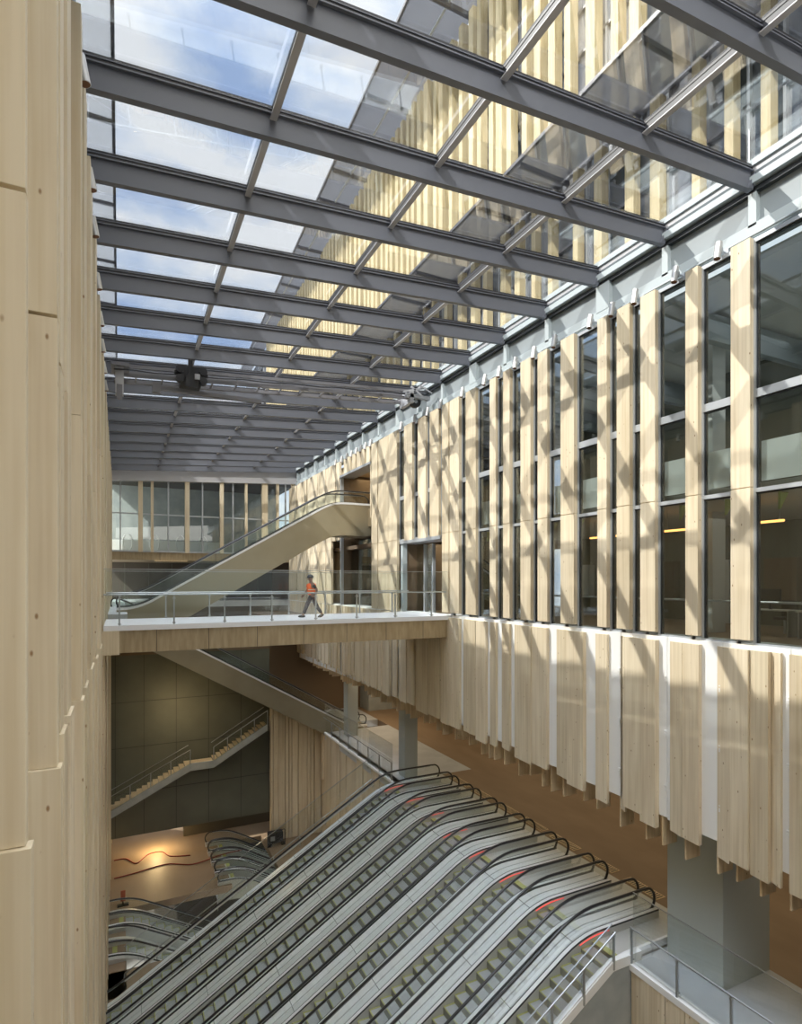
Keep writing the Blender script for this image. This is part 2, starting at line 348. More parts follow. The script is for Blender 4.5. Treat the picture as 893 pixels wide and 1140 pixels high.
# boards stand out from the wall; (edge seen from px, to px, upper joint row, lower joint row, outstand)
cols = [(28.3, 30.6, 216, 942, 0), (63.4, 65.2, 355, 854, 0), (67.2, 71.0, 408, 816, .01), (75.0, 79.0, 437, 796, 0),
        (90.0, 91.6, 463, 779, .01), (94.2, 96.8, 482, 765, 0), (100.7, 103.2, 530, 745, 0), (106.6, 108, 548, 733, .01),
        (111.2, 112.8, 500, 722, 0), (115.6, 116.6, 560, 715, 0), (118.2, 118.9, 560, 714, 0)]
for k, (a, b, ju, jl, o) in enumerate(cols):
    X = -.50 + o
    y0, y1 = yx(a, X), yx(b, X)
    zu, zl = zx(a, ju, X), zx(a, jl, X)
    gap = .035 if k < 3 else .012
    MB().box(-1.3, X, y0, y1, zu + gap, 9.72).build('timber_board', 'spruce_left', wleft, bevel=.004)
    MB().box(-1.3, X + .004, y0 - .012, y1, zl + .004, zu).build('timber_board', 'spruce_left', wleft, bevel=.004)
    MB().box(-1.3, X + .035, y0 - .05, y1, -17, zl).build('timber_board', 'spruce_left', wleft, bevel=.004)
y = yx(118.9, -.5) + .5
while y < 49.5:
    w = random.choice((.10, .14, .2)); X = -.5 - random.choice((0, .01, .02, .03))
    MB().box(-1.3, X, y, y + w, -.9, 9.72).build('timber_board', 'spruce_left', wleft)
    if random.random() < .8:
        MB().box(-1.3, X + random.choice((.0, .03)), y, y + w, -17, -.9).build('timber_board', 'spruce_left', wleft)
    y += random.choice((.45, .6, .8))
for y0, dx in ((2.2, -.62), (.6, -.6)):
    MB().box(-1.3, dx, y0, y0 + .1, -17, 9.7).build('timber_board', 'spruce_left', wleft)

# ---- the building over the left wall with its glass canopy
up = struct(MB().box(-3.2, -1.0, -6, 52, 9.75, 15.2, 'concrete').build('wall_left_upper', 'concrete'))
ca = MB().box(-1.0, -.14, -6, 52, 15.30, 15.33, 'frost').build('canopy_glass', 'frost', up)
MB().box(-.2, -.11, -6, 52, 15.24, 15.36, 'tower_frame').build('canopy_rim', 'tower_frame', up)
for i in range(27): MB().box(-1.0, -.15, -4 + i * 2.1, -3.88 + i * 2.1, 15.20, 15.29).build('canopy_bracket', 'tower_frame', up)

# ---- right: upper storey of fins and windows
full = [(812.8, 834.7), (763, 777), (712.2, 728.8), (686.5, 700.7), (665, 675.4), (624, 639), (597.5, 608.3), (579.4, 590.5), (560, 567.3),
        (544.2, 551), (518, 529.2), (500.5, 510.8), (492, 499.4)]
fins = [(yx(b, XF), yx(a, XF), 0.16, 9.72) for a, b in full]
fins = [(6.55, 7.0, .16, 9.72), (5.3, 5.75, .16, 9.72), (3.6, 4.2, .16, 9.72)] + fins
yo0, yo1 = yx(490, XF), yx(446.5, XF)                       # bridge doorway
fins += [(yx(b, XF), yx(a, XF), 3.70, 9.72) for a, b in [(477.8, 488), (464.4, 473.3), (449.3, 458.5)]]
fins += [(yx(b, XF), yx(a, XF), 0.0, 9.72) for a, b in [(433, 442), (426, 432.4), (420.4, 425.7), (413.2, 419.8)]]
yp0, yp1 = yx(412, XF), yx(378, XF)                         # escalator landing opening
pos = yp0 + .1
while pos < yp1 - .3:
    fins.append((pos, pos + .55, 8.75, 9.72)); pos += random.choice((.75, .95))
pos = yp1
while pos < 49.6:
    w = random.choice((.5, .7, .9)); fins.append((pos, min(pos + w, 49.9), 4.4 if pos < yx(371, XF) else 0.0, 9.72)); pos += w + random.choice((.03, .03, .25))
fins.sort()
wr = struct(MB().box(14.25, 14.5, -6, yo0, -.25, .05, 'ceilroom').box(14.25, 14.5, yp1, 50, -.25, .05, 'ceilroom').build('wall_right', 'ceilroom'))
for (a, b, z0, z1) in fins:
    X = XF + random.choice((0, .0, .02, .04))
    m = MB()
    if z0 < 3.7:
        m.box(X, XG - .05, a, b, z0, 3.79).box(X + .03, XG - .05, a + .01, b - .01, 3.78, 3.815).box(X, XG - .05, a, b, 3.81, z1)
    else: m.box(X, XG - .05, a, b, z0, z1)
    m.build('timber_fin', 'spruce', wr, bevel=.006)
# windows between the fins
fs = [f for f in fins if f[1] < yo0 + .3] ; wn = 0
def window(y0, y1, z0, z1, trs, blind=True):
    global wn
    wn += 1
    f = MB(); w = .055
    f.box(XG - .05, XG + .07, y1 - w, y1, z0, z1, 'frame').box(XG - .05, XG + .07, y0, y0 + w * .6, z0, z1, 'frame')
    f.box(XG - .01, XG + .09, y1 - w * 1.6, y1 - w, z0, z1, 'frame_dark')
    for z in [z0 + .03, z1 - .05] + trs:
        h = .10 if abs(z - 6.03) < .2 else .05
        f.box(XG - .055, XG + .07, y0, y1, z - h, z + h, 'frame').box(XG - .02, XG + .075, y0, y1, z - h - .035, z - h, 'frame_dark')
    o = struct(f.build('window_%d' % wn, 'frame'))
    MB().box(XG, XG + .015, y0 + .02, y1 - .04, z0 + .05, z1 - .1).build('pane', 'glass_win', o)
    if blind: MB().box(XG + .10, XG + .13, y0 - .2, y1 - .1, 3.95, 4.9, 'white').build('spandrel_panel', 'white', o)
for i in range(len(fs) - 1):
    window(fs[i][1] - .10, fs[i + 1][0] + .008, .02, 9.72, [3.73, 6.03])
fo = [f for f in fins if yo0 - .3 < f[0] < yo1 + 2.2 and f[2] > 3] 
ys = sorted([yo0 - .02] + [v for f in fo if f[2] < 5 for v in (f[0], f[1])] + [yx(442, XF)])
fo = [f for f in fins if f[2] == 3.70 and f[0] < yo1 + .5]
edge = [fs[-1]] + fo + [next(f for f in fins if f[0] > yo1 - .2)]
for i in range(len(edge) - 1): window(edge[i][1] - .1, edge[i + 1][0] + .008, 3.75, 9.72, [6.03], False)
# end part: window strips seen far off in the gaps
far = [f for f in fins if f[0] > yo1 and f[2] < 8]
wn_far = 0
for i in range(len(far) - 1):
    if far[i + 1][0] - far[i][1] > .15 and not (far[i][1] < yp0 + .2 < far[i + 1][0] + .3): window(far[i][1] - .05, far[i + 1][0] + .05, max(far[i][2], .05), 9.72, [6.03], False)
# door surround at the bridge head and the projecting rail over it
tr = MB().box(XF + .05, XF + .3, yo1 - .12, yo1 + .12, 0, 3.7, 'gutter').box(XF + .3, 19, yo1, yo1 + .1, 0, 3.7, 'brownroom').box(XF - .02, 14.3, yo0, yo1 + .1, 3.56, 3.72, 'frame')
struct(tr.build('trim_bridge_opening', 'gutter'))
struct(MB().box(14.3, 14.32, yo0 + 2.2, yo1 - .1, 0, 3.5, 'glass_win').box(14.2, 14.35, yo0 + 2.1, yo0 + 2.2, 0, 3.5, 'frame').box(14.2, 14.35, yo0 + 3.0, yo0 + 3.1, 0, 3.5, 'frame').build('door_1', 'glass_win'))
tr = MB().box(XF + .05, XF + .25, yp1 - .15, yp1, 0, 8.75, 'frame').box(XF + .25, 19, yp1 - .1, yp1, 0, 8.75, 'brownroom').box(XF + .05, 14.4, yp0, yp0 + .1, 5.4, 8.75, 'spruce').box(XF, 14.4, yp0, yp1, 8.6, 8.75, 'frame')
struct(tr.build('trim_landing_opening', 'frame'))
tr = MB()
yq = yx(371, XF)
for i, (a, b, k) in enumerate([(.3, .8, 'darkroom'), (.9, 1.6, 'brownroom'), (1.9, 2.5, 'greywall'), (2.7, 3.3, 'darkroom'), (3.4, 4.1, 'brownroom'), (4.4, 5.2, 'greywall'), (5.3, 6.0, 'darkroom')]):
    tr.box(14.6 + .1 * (i % 2), 14.9, yp0 + a, yp0 + b, 0, 4.3, k)
tr.box(14.2, 14.22, yp0 + .1, yq, 0, 4.3, 'glass_win').box(14.1, 14.3, yq - .8, yq - .25, 0, 4.4, 'spruce')
struct(tr.build('door_2', 'darkroom'))
# storeys behind the glazing
st = MB().box(14.5, 26, -6, 50, -.25, -.02, 'plywood').box(13.85, 26, -6, yo0, 3.72, 3.95, 'ceilroom').box(13.85, 26, yo0, 50, 3.72, 3.95, 'brownroom')
st.box(14.4, 26, -6, yp0, 9.6, 9.8, 'ceilroom')
struct(st.build('floor_storeys', 'ceilroom'))
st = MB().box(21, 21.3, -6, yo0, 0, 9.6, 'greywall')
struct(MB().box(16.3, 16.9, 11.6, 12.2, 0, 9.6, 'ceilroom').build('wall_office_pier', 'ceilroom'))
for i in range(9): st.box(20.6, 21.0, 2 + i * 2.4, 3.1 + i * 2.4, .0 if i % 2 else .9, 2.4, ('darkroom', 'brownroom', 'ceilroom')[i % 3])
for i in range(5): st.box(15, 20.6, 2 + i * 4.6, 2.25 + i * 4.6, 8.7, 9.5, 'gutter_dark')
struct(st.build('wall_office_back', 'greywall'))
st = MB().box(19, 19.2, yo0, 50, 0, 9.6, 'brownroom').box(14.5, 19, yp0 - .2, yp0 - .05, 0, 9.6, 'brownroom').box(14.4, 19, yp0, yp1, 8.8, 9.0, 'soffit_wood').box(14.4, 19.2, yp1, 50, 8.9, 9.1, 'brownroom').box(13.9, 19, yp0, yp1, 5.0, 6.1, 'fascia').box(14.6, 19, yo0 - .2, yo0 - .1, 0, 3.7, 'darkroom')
struct(st.build('wall_landing_back', 'brownroom'))
# pale backing in front of unglazed far part
struct(MB().box(14.3, 14.4, yp1, 50, .0, 9.7, 'spruce').build('wall_far_backing', 'spruce'))

# steel band between windows and roof, with posts, pipe and gutter
sb = MB().box(14.12, 14.25, -6, 50, 9.85, 11.15, 'gutter_dark').box(13.98, 14.14, -6, 50, 10.02, 10.36, 'gutter').box(13.92, 14.1, -6, 50, 9.86, 9.94, 'gutter')
sb.box(13.86, 14.3, -6, 50, 11.28, 11.46, 'gutter').box(13.98, 14.3, -6, 50, 11.12, 11.24, 'frame_dark').box(13.95, 14.3, -6, 50, 11.60, 11.74, 'purlin')
for k in range(-3, 17):
    y = 8.9 + 2.525 * k; sb.box(13.98, 14.2, y - .1, y + .1, 10.3, 11.15, 'gutter')
    if k % 3 == 2: sb.box(13.97, 14.2, y - .45, y + .1, 10.3, 11.15, 'gutter')
struct(sb.tube([(13.85, -6, 9.99), (13.85, 50, 9.99)], .035, 'gutter').build('trim_right_eaves', 'gutter'))

# ---- lower band: white boards and overlapping timber panels, baffles beneath
def zbot(y): return -5.30 + .028 * (y - 8)
wb = struct(MB().box(13.56, 14.2, -6, 50, -4.75, .02, 'white').build('wall_lower_band', 'white'))
for i in range(15):                                        # backing boards with small fixings at their joints
    y0 = -2 + i * 1.62
    m = MB().box(13.50, 13.58, y0, y0 + 1.6, zbot(y0) + .30, .05)
    for z in (-1.2, -2.7, -4.2): m.box(13.47, 13.50, y0 + .02, y0 + .08, z, z + .10).box(13.47, 13.50, y0 + .02, y0 + .08, z + .14, z + .17)
    m.build('backing_board', 'white', wb)
lows = [(880, 915), (856, 868.5), (834.5, 856), (812, 834), (796, 812), (759.5, 778.5), (744, 759), (714, 731), (695, 714), (688, 695),
        (663, 675.5), (632, 650), (619, 632), (592, 609), (573, 592), (558, 567), (545, 552), (530, 541), (517, 530), (500, 511.5), (491.6, 499.5),
        (477, 490), (463, 476)]
off = [0, .12, .05, .02, .10, .06, .10, 0, .06, .16, .10, .03, .08, .05, .02, .08, .10, .06, .02, .05, .02, .05, .12]
lp = [(yx(b, 13.4), yx(a, 13.4), 13.34 + o * .6) for (a, b), o in zip(lows, off)]
lp += [(4.2, 5.0, 13.36), (5.1, 5.9, 13.34), (6.4, 6.85, 13.4)]
y = yx(462, 13.4) + .05
while y < 49.5:
    w = random.choice((.4, .55, .7, .85)); lp.append((y, min(y + w, 49.8), 13.34 + random.choice((0, .03, .06)))); y += w + random.choice((.0, .02, .02, .28))
for a, b, X in lp:
    zb = zbot((a + b) / 2) + random.uniform(-.10, .10)
    t = random.choice((0, .02, .04)) + (.07 if b - a < .42 else 0)      # some panels are turned a little
    MB().hexa([(X, a, zb), (X + t, b, zb + .02), (13.50, b, zb + .02), (13.50, a, zb), (X, a, -.06), (X + t, b, -.06), (13.50, b, -.06), (13.50, a, -.06)]).build('timber_panel', 'spruce', wb)
y = 7.0
while y < 48:
    h = random.uniform(.5, .78); l = random.uniform(.0, .12)
    MB().box(13.50 + l, 14.05 + l, y, y + .05, zbot(y) - h + .05, zbot(y) + .5).build('soffit_baffle', 'soffit_wood', wb)
    y += random.choice((.45, .6, .7, .95))

# ---- glass roof
roof = struct(MB().box(-1.6, -.62, -6, 50, 10.15, 10.8, 'beam').build('ceiling', 'beam'))
bm_me = None
def beam_mesh():
    m = MB(); x0, x1 = -1.0, 13.9
    def seg(xa, xb, za, zb_, ya, yb, k):
        m.hexa([(xa, ya, ZB(xa) + za), (xb, ya, ZB(xb) + za), (xb, yb, ZB(xb) + za), (xa, yb, ZB(xa) + za),
                (xa, ya, ZB(xa) + zb_), (xb, ya, ZB(xb) + zb_), (xb, yb, ZB(xb) + zb_), (xa, yb, ZB(xa) + zb_)], k)
    seg(x0, x1, 0, .025, -.075, .075, 'beam'); seg(x0, x1, .025, .48, -.012, .012, 'beam')
    seg(x0, x1 + .12, .48, .505, -.075, .075, 'beam'); seg(x0, x1 + .15, .505, .58, -.035, .035, 'beam_edge')
    seg(x0, x1 + .15, .58, .60, -.05, .05, 'beam'); seg(x0, x1 + .15, .60, .65, -.04, .04, 'beam_edge')
    m.hexa([(13.72, -.075, ZB(13.7)), (13.90, -.075, ZB(13.9)), (13.90, .075, ZB(13.9)), (13.72, .075, ZB(13.7)),
            (13.98, -.075, ZB(14) + .48), (14.02, -.075, ZB(14) + .48), (14.02, .075, ZB(14) + .48), (13.98, .075, ZB(14) + .48)], 'beam')
    return m
BY = [8.9 + 2.525 * k for k in range(-4, 17)]
b0 = beam_mesh().build('roof_beam', 'beam', roof, loc=(0, BY[0], 0))
for y in BY[1:]:
    c = b0.copy(); COL.objects.link(c); c.location.y = y; c.parent = roof
PX = [2.75, 6.5, 10.22]
def purlin_mesh(x):
    m = MB(); L_ = 2.525 - .03
    m.box(x - .07, x + .07, .015, L_, ZB(x) + .37, ZB(x) + .39, 'purlin').box(x - .02, x + .02, .015, L_, ZB(x) + .39, ZB(x) + .56, 'beam_edge')
    m.box(x - .03, x + .03, .015, L_, ZB(x) + .56, ZB(x) + .65, 'beam_edge')
    return m
for x in PX:
    p0 = purlin_mesh(x).build('roof_purlin', 'purlin', roof, loc=(0, BY[0], 0))
    for y in BY[1:-1]:
        c = p0.copy(); COL.objects.link(c); c.location.y = y; c.parent = roof
ex = [-1.0] + PX + [14.0]
for i in range(4):
    a, b = ex[i], ex[i + 1]
    m = MB().hexa([(a + .03, .04, ZB(a) + .61), (b - .03, .04, ZB(b) + .61), (b - .03, 2.485, ZB(b) + .61), (a + .03, 2.485, ZB(a) + .61),
                   (a + .03, .04, ZB(a) + .63), (b - .03, .04, ZB(b) + .63), (b - .03, 2.485, ZB(b) + .63), (a + .03, 2.485, ZB(a) + .63)])
    g0 = m.build('roof_pane', 'glass_roof', roof, loc=(0, BY[0], 0))
    for y in BY[1:-1]:
        c = g0.copy(); COL.objects.link(c); c.location.y = y; c.parent = roof

# ---- glazed end wall
we = MB()
we.hexa([(-1.0, 49.6, 9.38), (14.3, 49.6, 10.2), (14.3, 49.95, 10.2), (-1.0, 49.95, 9.38), (-1.0, 49.6, 10.9), (14.3, 49.6, 11.9), (14.3, 49.95, 11.9), (-1.0, 49.95, 10.9)], 'purlin')
we = struct(we.build('wall_end', 'purlin'))
for a, b in ((154, 159), (168, 171), (206, 211), (245, 249), (273, 275.5), (292, 298), (308, 310.5), (325, 330)):
    p, q = at_y(a, 560, 49.8), at_y(b, 560, 49.8); MB().box(p.x, q.x, 49.72, 50.1, 3.93, 9.45 + .055 * p.x).build('timber_fin', 'spruce', we)
for a in (134, 187.5, 225.5, 259.5, 318): 
    p = at_y(a, 560, 49.9); MB().box(p.x - .05, p.x + .05, 49.85, 50.05, 3.93, 9.45 + .055 * p.x).build('mullion', 'frame', we)
MB().box(-1, 14.3, 49.9, 50.0, 6.9, 7.0, 'frame').box(-1, 14.3, 49.9, 50.0, 3.93, 4.05, 'frame').build('transom', 'frame', we)
MB().box(-1, 14.3, 50.1, 50.12, 3.95, 9.9).build('pane', 'glass_win', we)
MB().box(-1.0, 14.3, 57, 57.3, 3.9, 10.5, 'concrete').box(-1, 14.3, 50.2, 57, 10.2, 10.4, 'darkroom').box(-1, 14.3, 54, 54.2, 4, 5.4, 'concrete').build('back_room', 'greywall', we)
for x in (0.6, 2.6, 4.6, 6.4): MB().tube([(x + .35 * math.sin(t) , 51.5, 4.75 + .7 * math.cos(t)) for t in [R(15 + 15 * i) for i in range(22)]], .05, 'white').build('curved_white_frame', 'white', we)
MB().box(-.8, 8, 51.9, 52, 4.0, 5.0, 'white').build('white_parapet', 'white', we)

# ---- tower over the right side, seen through the roof
tw = struct(MB().box(14.62, 15.2, -6, 75, 11.9, 27.3, 'tower_glass').box(13.9, 14.9, -6, 75, 11.74, 11.9, 'gutter').build('wall_tower', 'tower_glass'))
tf = MB()
for z in (13.6, 17.9, 20.0, 21.5, 24.2, 25.7): tf.box(14.50, 14.64, -6, 70, z, z + .09, 'tower_frame')
y = 0
while y < 68: tf.box(14.50, 14.64, y, y + .07, 11.9, 27.3, 'frame'); y += random.choice((.9, 1.2, 1.5))
tf.build('window_frames', 'tower_frame', tw)
y = 1.0; nfin = 0
while y < 44:
    w = random.choice((.24, .3, .34)); MB().box(14.22, 14.52, y, y + w, 11.95, 15.9).build('timber_fin', 'spruce_tower', tw); y += random.choice((.95, 1.1, 1.3))
y = 4.0
while y < 62:
    w = random.choice((.3, .36, .42)); ztop = 27.2 + (random.uniform(-2.2, -.2) if y > 18 and random.random() < .35 else 0)
    MB().box(14.16, 14.52, y, y + w, 16.05, 27.3).build('tall_timber_fin', 'spruce_tower', tw); y += random.choice((.62, .75, .9)) if y > 18 else random.choice((.8, 1.0, 1.15))
MB().box(12.27, 14.5, -6, 75, 15.95, 15.98).build('canopy_glass', 'frost_grey', tw)
MB().box(12.22, 12.32, -6, 75, 15.90, 16.02).build('canopy_rim', 'tower_frame', tw)
for i in range(26): MB().box(12.3, 14.5, -2 + i * 2.55, -1.88 + i * 2.55, 15.78, 15.93).build('canopy_bracket', 'tower_frame', tw)
def xo(y): return 11.54 + .036 * (y - 22.8)
MB().hexa([(xo(-6), -6, 27.4), (14.5, -6, 27.4), (14.5, 75, 27.4), (xo(75), 75, 27.4), (xo(-6), -6, 27.44), (14.5, -6, 27.44), (14.5, 75, 27.44), (xo(75), 75, 27.44)]).build('roof_canopy_glass', 'frost_grey', tw)
MB().hexa([(xo(-6) - .1, -6, 27.34), (xo(-6), -6, 27.34), (xo(75), 75, 27.34), (xo(75) - .1, 75, 27.34), (xo(-6) - .1, -6, 27.5), (xo(-6), -6, 27.5), (xo(75), 75, 27.5), (xo(75) - .1, 75, 27.5)]).build('roof_canopy_rim', 'tower_frame', tw)
for i in range(24): y = -2 + i * 3.0; MB().box(xo(y), 14.5, y, y + .16, 27.15, 27.36).build('roof_canopy_bracket', 'tower_frame', tw)
MB().box(13.1, 13.2, -6, 75, 27.28, 27.34).build('roof_canopy_rail', 'frame', tw)

# ---- lower hall walls
gw = MB().box(-1.6, 9.85, 42.0, 42.6, -15.25, -1.0, 'greywall').box(-1.6, 9.85, 41.94, 42.02, -3.3, -3.05, 'brownroom')
for a in (128, 160, 196, 232, 268): p = at_y(a, 850, 42); gw.box(p.x, p.x + .03, 41.985, 42.0, -15.2, -3.3, 'joint')
for z in (-6.4, -9.4, -12.4): gw.box(-.7, 9.85, 41.985, 42.0, z, z + .03, 'joint')
struct(gw.build('wall_lower_grey', 'greywall'))
fw = struct(MB().box(9.85, 13.6, 41.25, 41.6, -17, -9.4, 'spruce').box(13.55, 13.9, 28.4, 41.6, -17, -9.4, 'spruce').build('wall_lower_timber', 'spruce'))
pxs = [301, 304, 310, 318, 322, 325, 332, 342, 346, 350, 357.5]
for a, b in zip(pxs[:-1], pxs[1:]):
    p, q = at_y(a, 830, 41), at_y(b, 830, 41); MB().box(p.x + .02, q.x - .02, 41.05 - random.choice((0, .05, .1)), 41.25, -17, -2.2 - .576 * (q.x - 1.12)).build('timber_panel', 'spruce', fw)
pxs = [358.5, 364, 370, 376, 379.5, 386, 392, 398, 405, 414, 424, 436]
for a, b in zip(pxs[:-1], pxs[1:]): MB().box(13.42 + random.choice((0, .04, .08)), 13.55, yx(b, 13.5) + .05, yx(a, 13.5) - .05, -17, -9.45).build('timber_panel', 'spruce', fw)
p, q = at_y(358, 830, 40.4), at_y(364, 830, 40.4); MB().box(p.x, q.x, 40.3, 40.5, -12.9, -9.2).build('hanging_panel', 'spruce', fw)
struct(MB().box(13.38, 13.5, 28.4, 41.2, -9.5, -9.36, 'white').build('trim_floor_edge', 'white'))
# near right: timber wall under the concourse edge, wall under the first escalator
nw = struct(MB().box(13.30, 13.6, -4, 11.9, -17, -9.55, 'spruce').build('wall_lower_near', 'spruce'))
y = 11.88
for w in (.42, .75, .6, .6, .7, .6, .8):
    MB().box(13.13 + (.0 if w != .42 else .04), 13.30, y - w + .02, y, -17, -9.57).build('timber_panel', 'spruce', nw); y -= w
struct(MB().box(13.12, 13.34, -4, 11.95, -9.56, -9.38, 'white').build('trim_near_floor_edge', 'white'))

# ================================================================ THINGS
# ---- escalators, built once in their own frame: rise along +x, mid-line y = 0
T30 = math.tan(R(30))
def profile(rise):
    L_ = rise / T30
    def f0(u): return 0 if u < 0 else (rise if u > L_ else u * T30)
    def f(u): return sum(f0(u + d * .09) for d in range(-8, 9)) / 17
    return L_, f
STEP = None
def step_mesh():
    m = MB()
    m.box(0, .40, -.5, .5, -.06, 0, 'tread').box(0, .03, -.5, .5, -.26, -.06, 'riser').box(-.004, .0, -.49, .49, -.25, -.01, 'riser')
    m.box(0, .035, -.5, .5, .0, .004, 'yellow').box(0, .40, -.5, -.455, .0, .004, 'yellow').box(0, .40, .455, .5, .0, .004, 'yellow')
    return m
def escalator(label, loc, rise, rz=0, etop=3.3, ebot=1.8, group=None, steps=True, depth=1.0, clad='alu_dull', outer=.30, red=True, width=.68, near_side=True, dk='alu', dlo=-.34):
    global STEP
    L_, f = profile(rise)
    root = tag(empty('escalator', loc, rz), label, 'escalator', group)
    us = [-ebot + i * (L_ + ebot + etop) / 60 for i in range(61)]
    w = width
    MB().band(us, -w - outer + .02 if near_side else -.56, w + outer - .02, lambda u: f(u) - depth, lambda u: f(u) + max(dlo, -.32) + .02, clad).build('truss', clad, root)
    for s in (-1, 1):
        if s == -1 and not near_side:
            MB().band(us, -.60, -.52, lambda u: f(u) + .02, lambda u: f(u) + .24, 'alu').band(us, -.52, -.505, lambda u: f(u) - .3, lambda u: f(u) + .2, 'alu_dull').build('skirt', 'alu', root); continue
        a, b = sorted((s * .52, s * (w - .03)))
        m = MB().band(us, a, b, lambda u: f(u) + .02, lambda u: f(u) + .26, 'alu').band(us, *sorted((s * .505, s * .52)), lambda u: f(u) - .3, lambda u: f(u) + .22, 'alu_dull')
        m.band(us, *sorted((s * .503, s * .525)), lambda u: f(u) + .22, lambda u: f(u) + .265, 'frame_dark')
        m.build('skirt', 'alu', root)
        ub = [u for u in us]
        a, b = sorted((s * (w + .03), s * (w + outer)))
        m = MB().band(us, a, b, lambda u: f(u) + dlo, lambda u: f(u) + .22, dk)
        for q in range(int((L_ + ebot + etop) / 2.3)):
            u = -ebot + 1 + q * 2.3; m.band([u, u + .012], a, b, lambda t: f(t) + .215, lambda t: f(t) + .2235, 'frame_dark')
        m.band(us, *sorted((s * (w - .03), s * (w - .02))), lambda u: f(u) + .1, lambda u: f(u) + .27, 'frame_dark')
        m.build('outer_deck', 'alu', root)
        # glass with a rounded head at both ends, seams between its panes
        rr = .41
        g = MB(); top = lambda u: f(u) + .93
        xs = []
        n_ = 70
        for i in range(n_ + 1): xs.append(-ebot + .05 + i * (L_ + ebot + etop - .1) / n_)
        def hi(u):
            e0 = u - (-ebot); e1 = (L_ + etop) - u; e = min(e0, e1); h = .93
            return f(u) + (h if e > rr else h - rr + math.sqrt(max(rr * rr - (rr - e) ** 2, 0)))
        xs = sorted(set(xs + [-ebot + .04 * i for i in range(1, 9)] + [L_ + etop - .04 * i for i in range(1, 9)]))
        g.band(xs, s * w - .006, s * w + .006, lambda u: f(u) + .12, hi).build('glass_balustrade', 'glass_esc', root)
        # handrail loop
        pts = [(u, s * w, f(u) + .95) for u in us if -ebot + rr < u < L_ + etop - rr]
        ctop = (L_ + etop - rr, rise + .95 - rr); cb = (-ebot + rr, .95 - rr)
        arc1 = [(ctop[0] + rr * math.sin(t), s * w, ctop[1] + rr * math.cos(t)) for t in [R(15 * i) for i in range(1, 13)]]
        arc0 = [(cb[0] - rr * math.sin(t), s * w, cb[1] + rr * math.cos(t)) for t in [R(15 * i) for i in range(12, 0, -1)]]
        tail1 = [(ctop[0] - .5, s * w, rise + .95 - 2 * rr)]; tail0 = [(cb[0] + .5, s * w, .95 - 2 * rr)]
        MB().tube(tail0 + arc0 + pts + arc1 + tail1, .042, 'rubber', 8).build('handrail', 'rubber', root)
        MB().band([u for u in us if -ebot + rr < u < L_ + etop - rr], s * w - .022, s * w + .022, lambda u: f(u) + .885, lambda u: f(u) + .925, 'steel').build('handrail_guide', 'steel', root)
    MB().box(L_ + .45, L_ + etop + .1, -.52, .52, rise - .32, rise - .005, 'alu_dull').box(L_ + .40, L_ + .62, -.5, .5, rise - .01, rise + .004, 'yellow').build('landing_plate', 'alu_dull', root)
    MB().box(-ebot - .1, -.45, -.52, .52, -.32, -.005, 'alu_dull').build('landing_plate', 'alu_dull', root)
    if red:
        MB().band([L_ - .1 + i * .15 for i in range(9)], .485, .503, lambda u: f(u) + .16, lambda u: f(u) + .175, 'redlight').build('red_light_strip', 'redlight', root)
    if steps:
        n = int((L_ + .9) / .4); u0 = -.45
        for i in range(n):
            u = u0 + i * .4
            if STEP is None:
                STEP = step_mesh().build('step', 'tread', root); o = STEP
            else:
                o = STEP.copy(); COL.objects.link(o); o.parent = root
            o.location = (u, 0, f(u + .2) - .005)
    return root
names8 = ['escalator nearest the grey column, its outer side guarded by glass and steel posts', 'second escalator from the grey column in the bank of eight',
          'third escalator from the grey column in the bank of eight', 'fourth escalator from the grey column in the bank of eight',
          'fifth escalator from the grey column in the bank of eight', 'sixth escalator from the grey column in the bank of eight',
          'seventh escalator from the grey column, last but one of the bank', 'farthest escalator of the bank of eight, beside the timber wall']
for k in range(8):
    escalator(names8[k], (12.5 - 7.62 / T30, 12.63 + 2 * k + (.02 * k), -17.0), 7.62, group='bank of eight parallel escalators', outer=.31, near_side=k > 0)
escalator('champagne-clad escalator rising right from behind the footbridge to the upper landing', (.86, 33.95, 0.0), 6.2, etop=3.0, ebot=1.0, depth=1.8, clad='truss_clad', outer=.25, red=False, dlo=.10)
escalator('champagne-clad escalator running down to the right beneath the footbridge', (15.6, 40.98, -9.4), 9.06, math.pi, etop=.4, ebot=1.2, depth=1.4, clad='truss_clad', outer=.25, red=True, dlo=.10)
escalator('escalator going down behind the bank, in the bottom left corner', (.6 + 6.5 / T30, 34.9, -23.5), 6.5, math.pi, etop=1.9, group='escalators in the bottom left corner', red=False, dk='alu_dull')
escalator('lower escalator in the bottom left corner, nearer the bank', (.3 + 6.5 / T30, 32.2, -23.5), 6.5, math.pi, etop=1.9, group='escalators in the bottom left corner', red=False, dk='alu_dull')
for k, s in enumerate(('nearest', 'second', 'third', 'farthest')):
    escalator('%s of four dim escalators sinking through the floor under the grey wall' % s, (6.9 + 4.5 / T30, 37.1 + 1.5 * k, -21.5), 4.5, math.pi, etop=1.5, ebot=.5, group='dim escalators under the grey wall', red=False, dk='riser', clad='riser', outer=.05, steps=False)

# landing grilles behind the bank
for k in range(1):
    m = MB().box(15.6, 16.5, 12.0, 28.4, -9.5, -9.40, 'alu_dull')
    o = m.build('floor_landing_strip', 'alu_dull'); struct(o)
for k in range(8):
    y = 12.63 + 2.02 * k; m = MB().box(16.62, 17.05, y - .75, y + .75, -9.41, -9.385, 'soffit_wood')
    for i in range(14): m.box(16.66, 17.0, y - .7 + i * .1, y - .66 + i * .1, -9.386, -9.38, 'joint')
    tag(m.build('floor_grille', 'soffit_wood'), 'slotted floor grille behind the landing of the %s escalator in the bank' % (ORD[k] if k < 7 else 'farthest'), 'grille', 'slotted grilles behind the escalator landings')

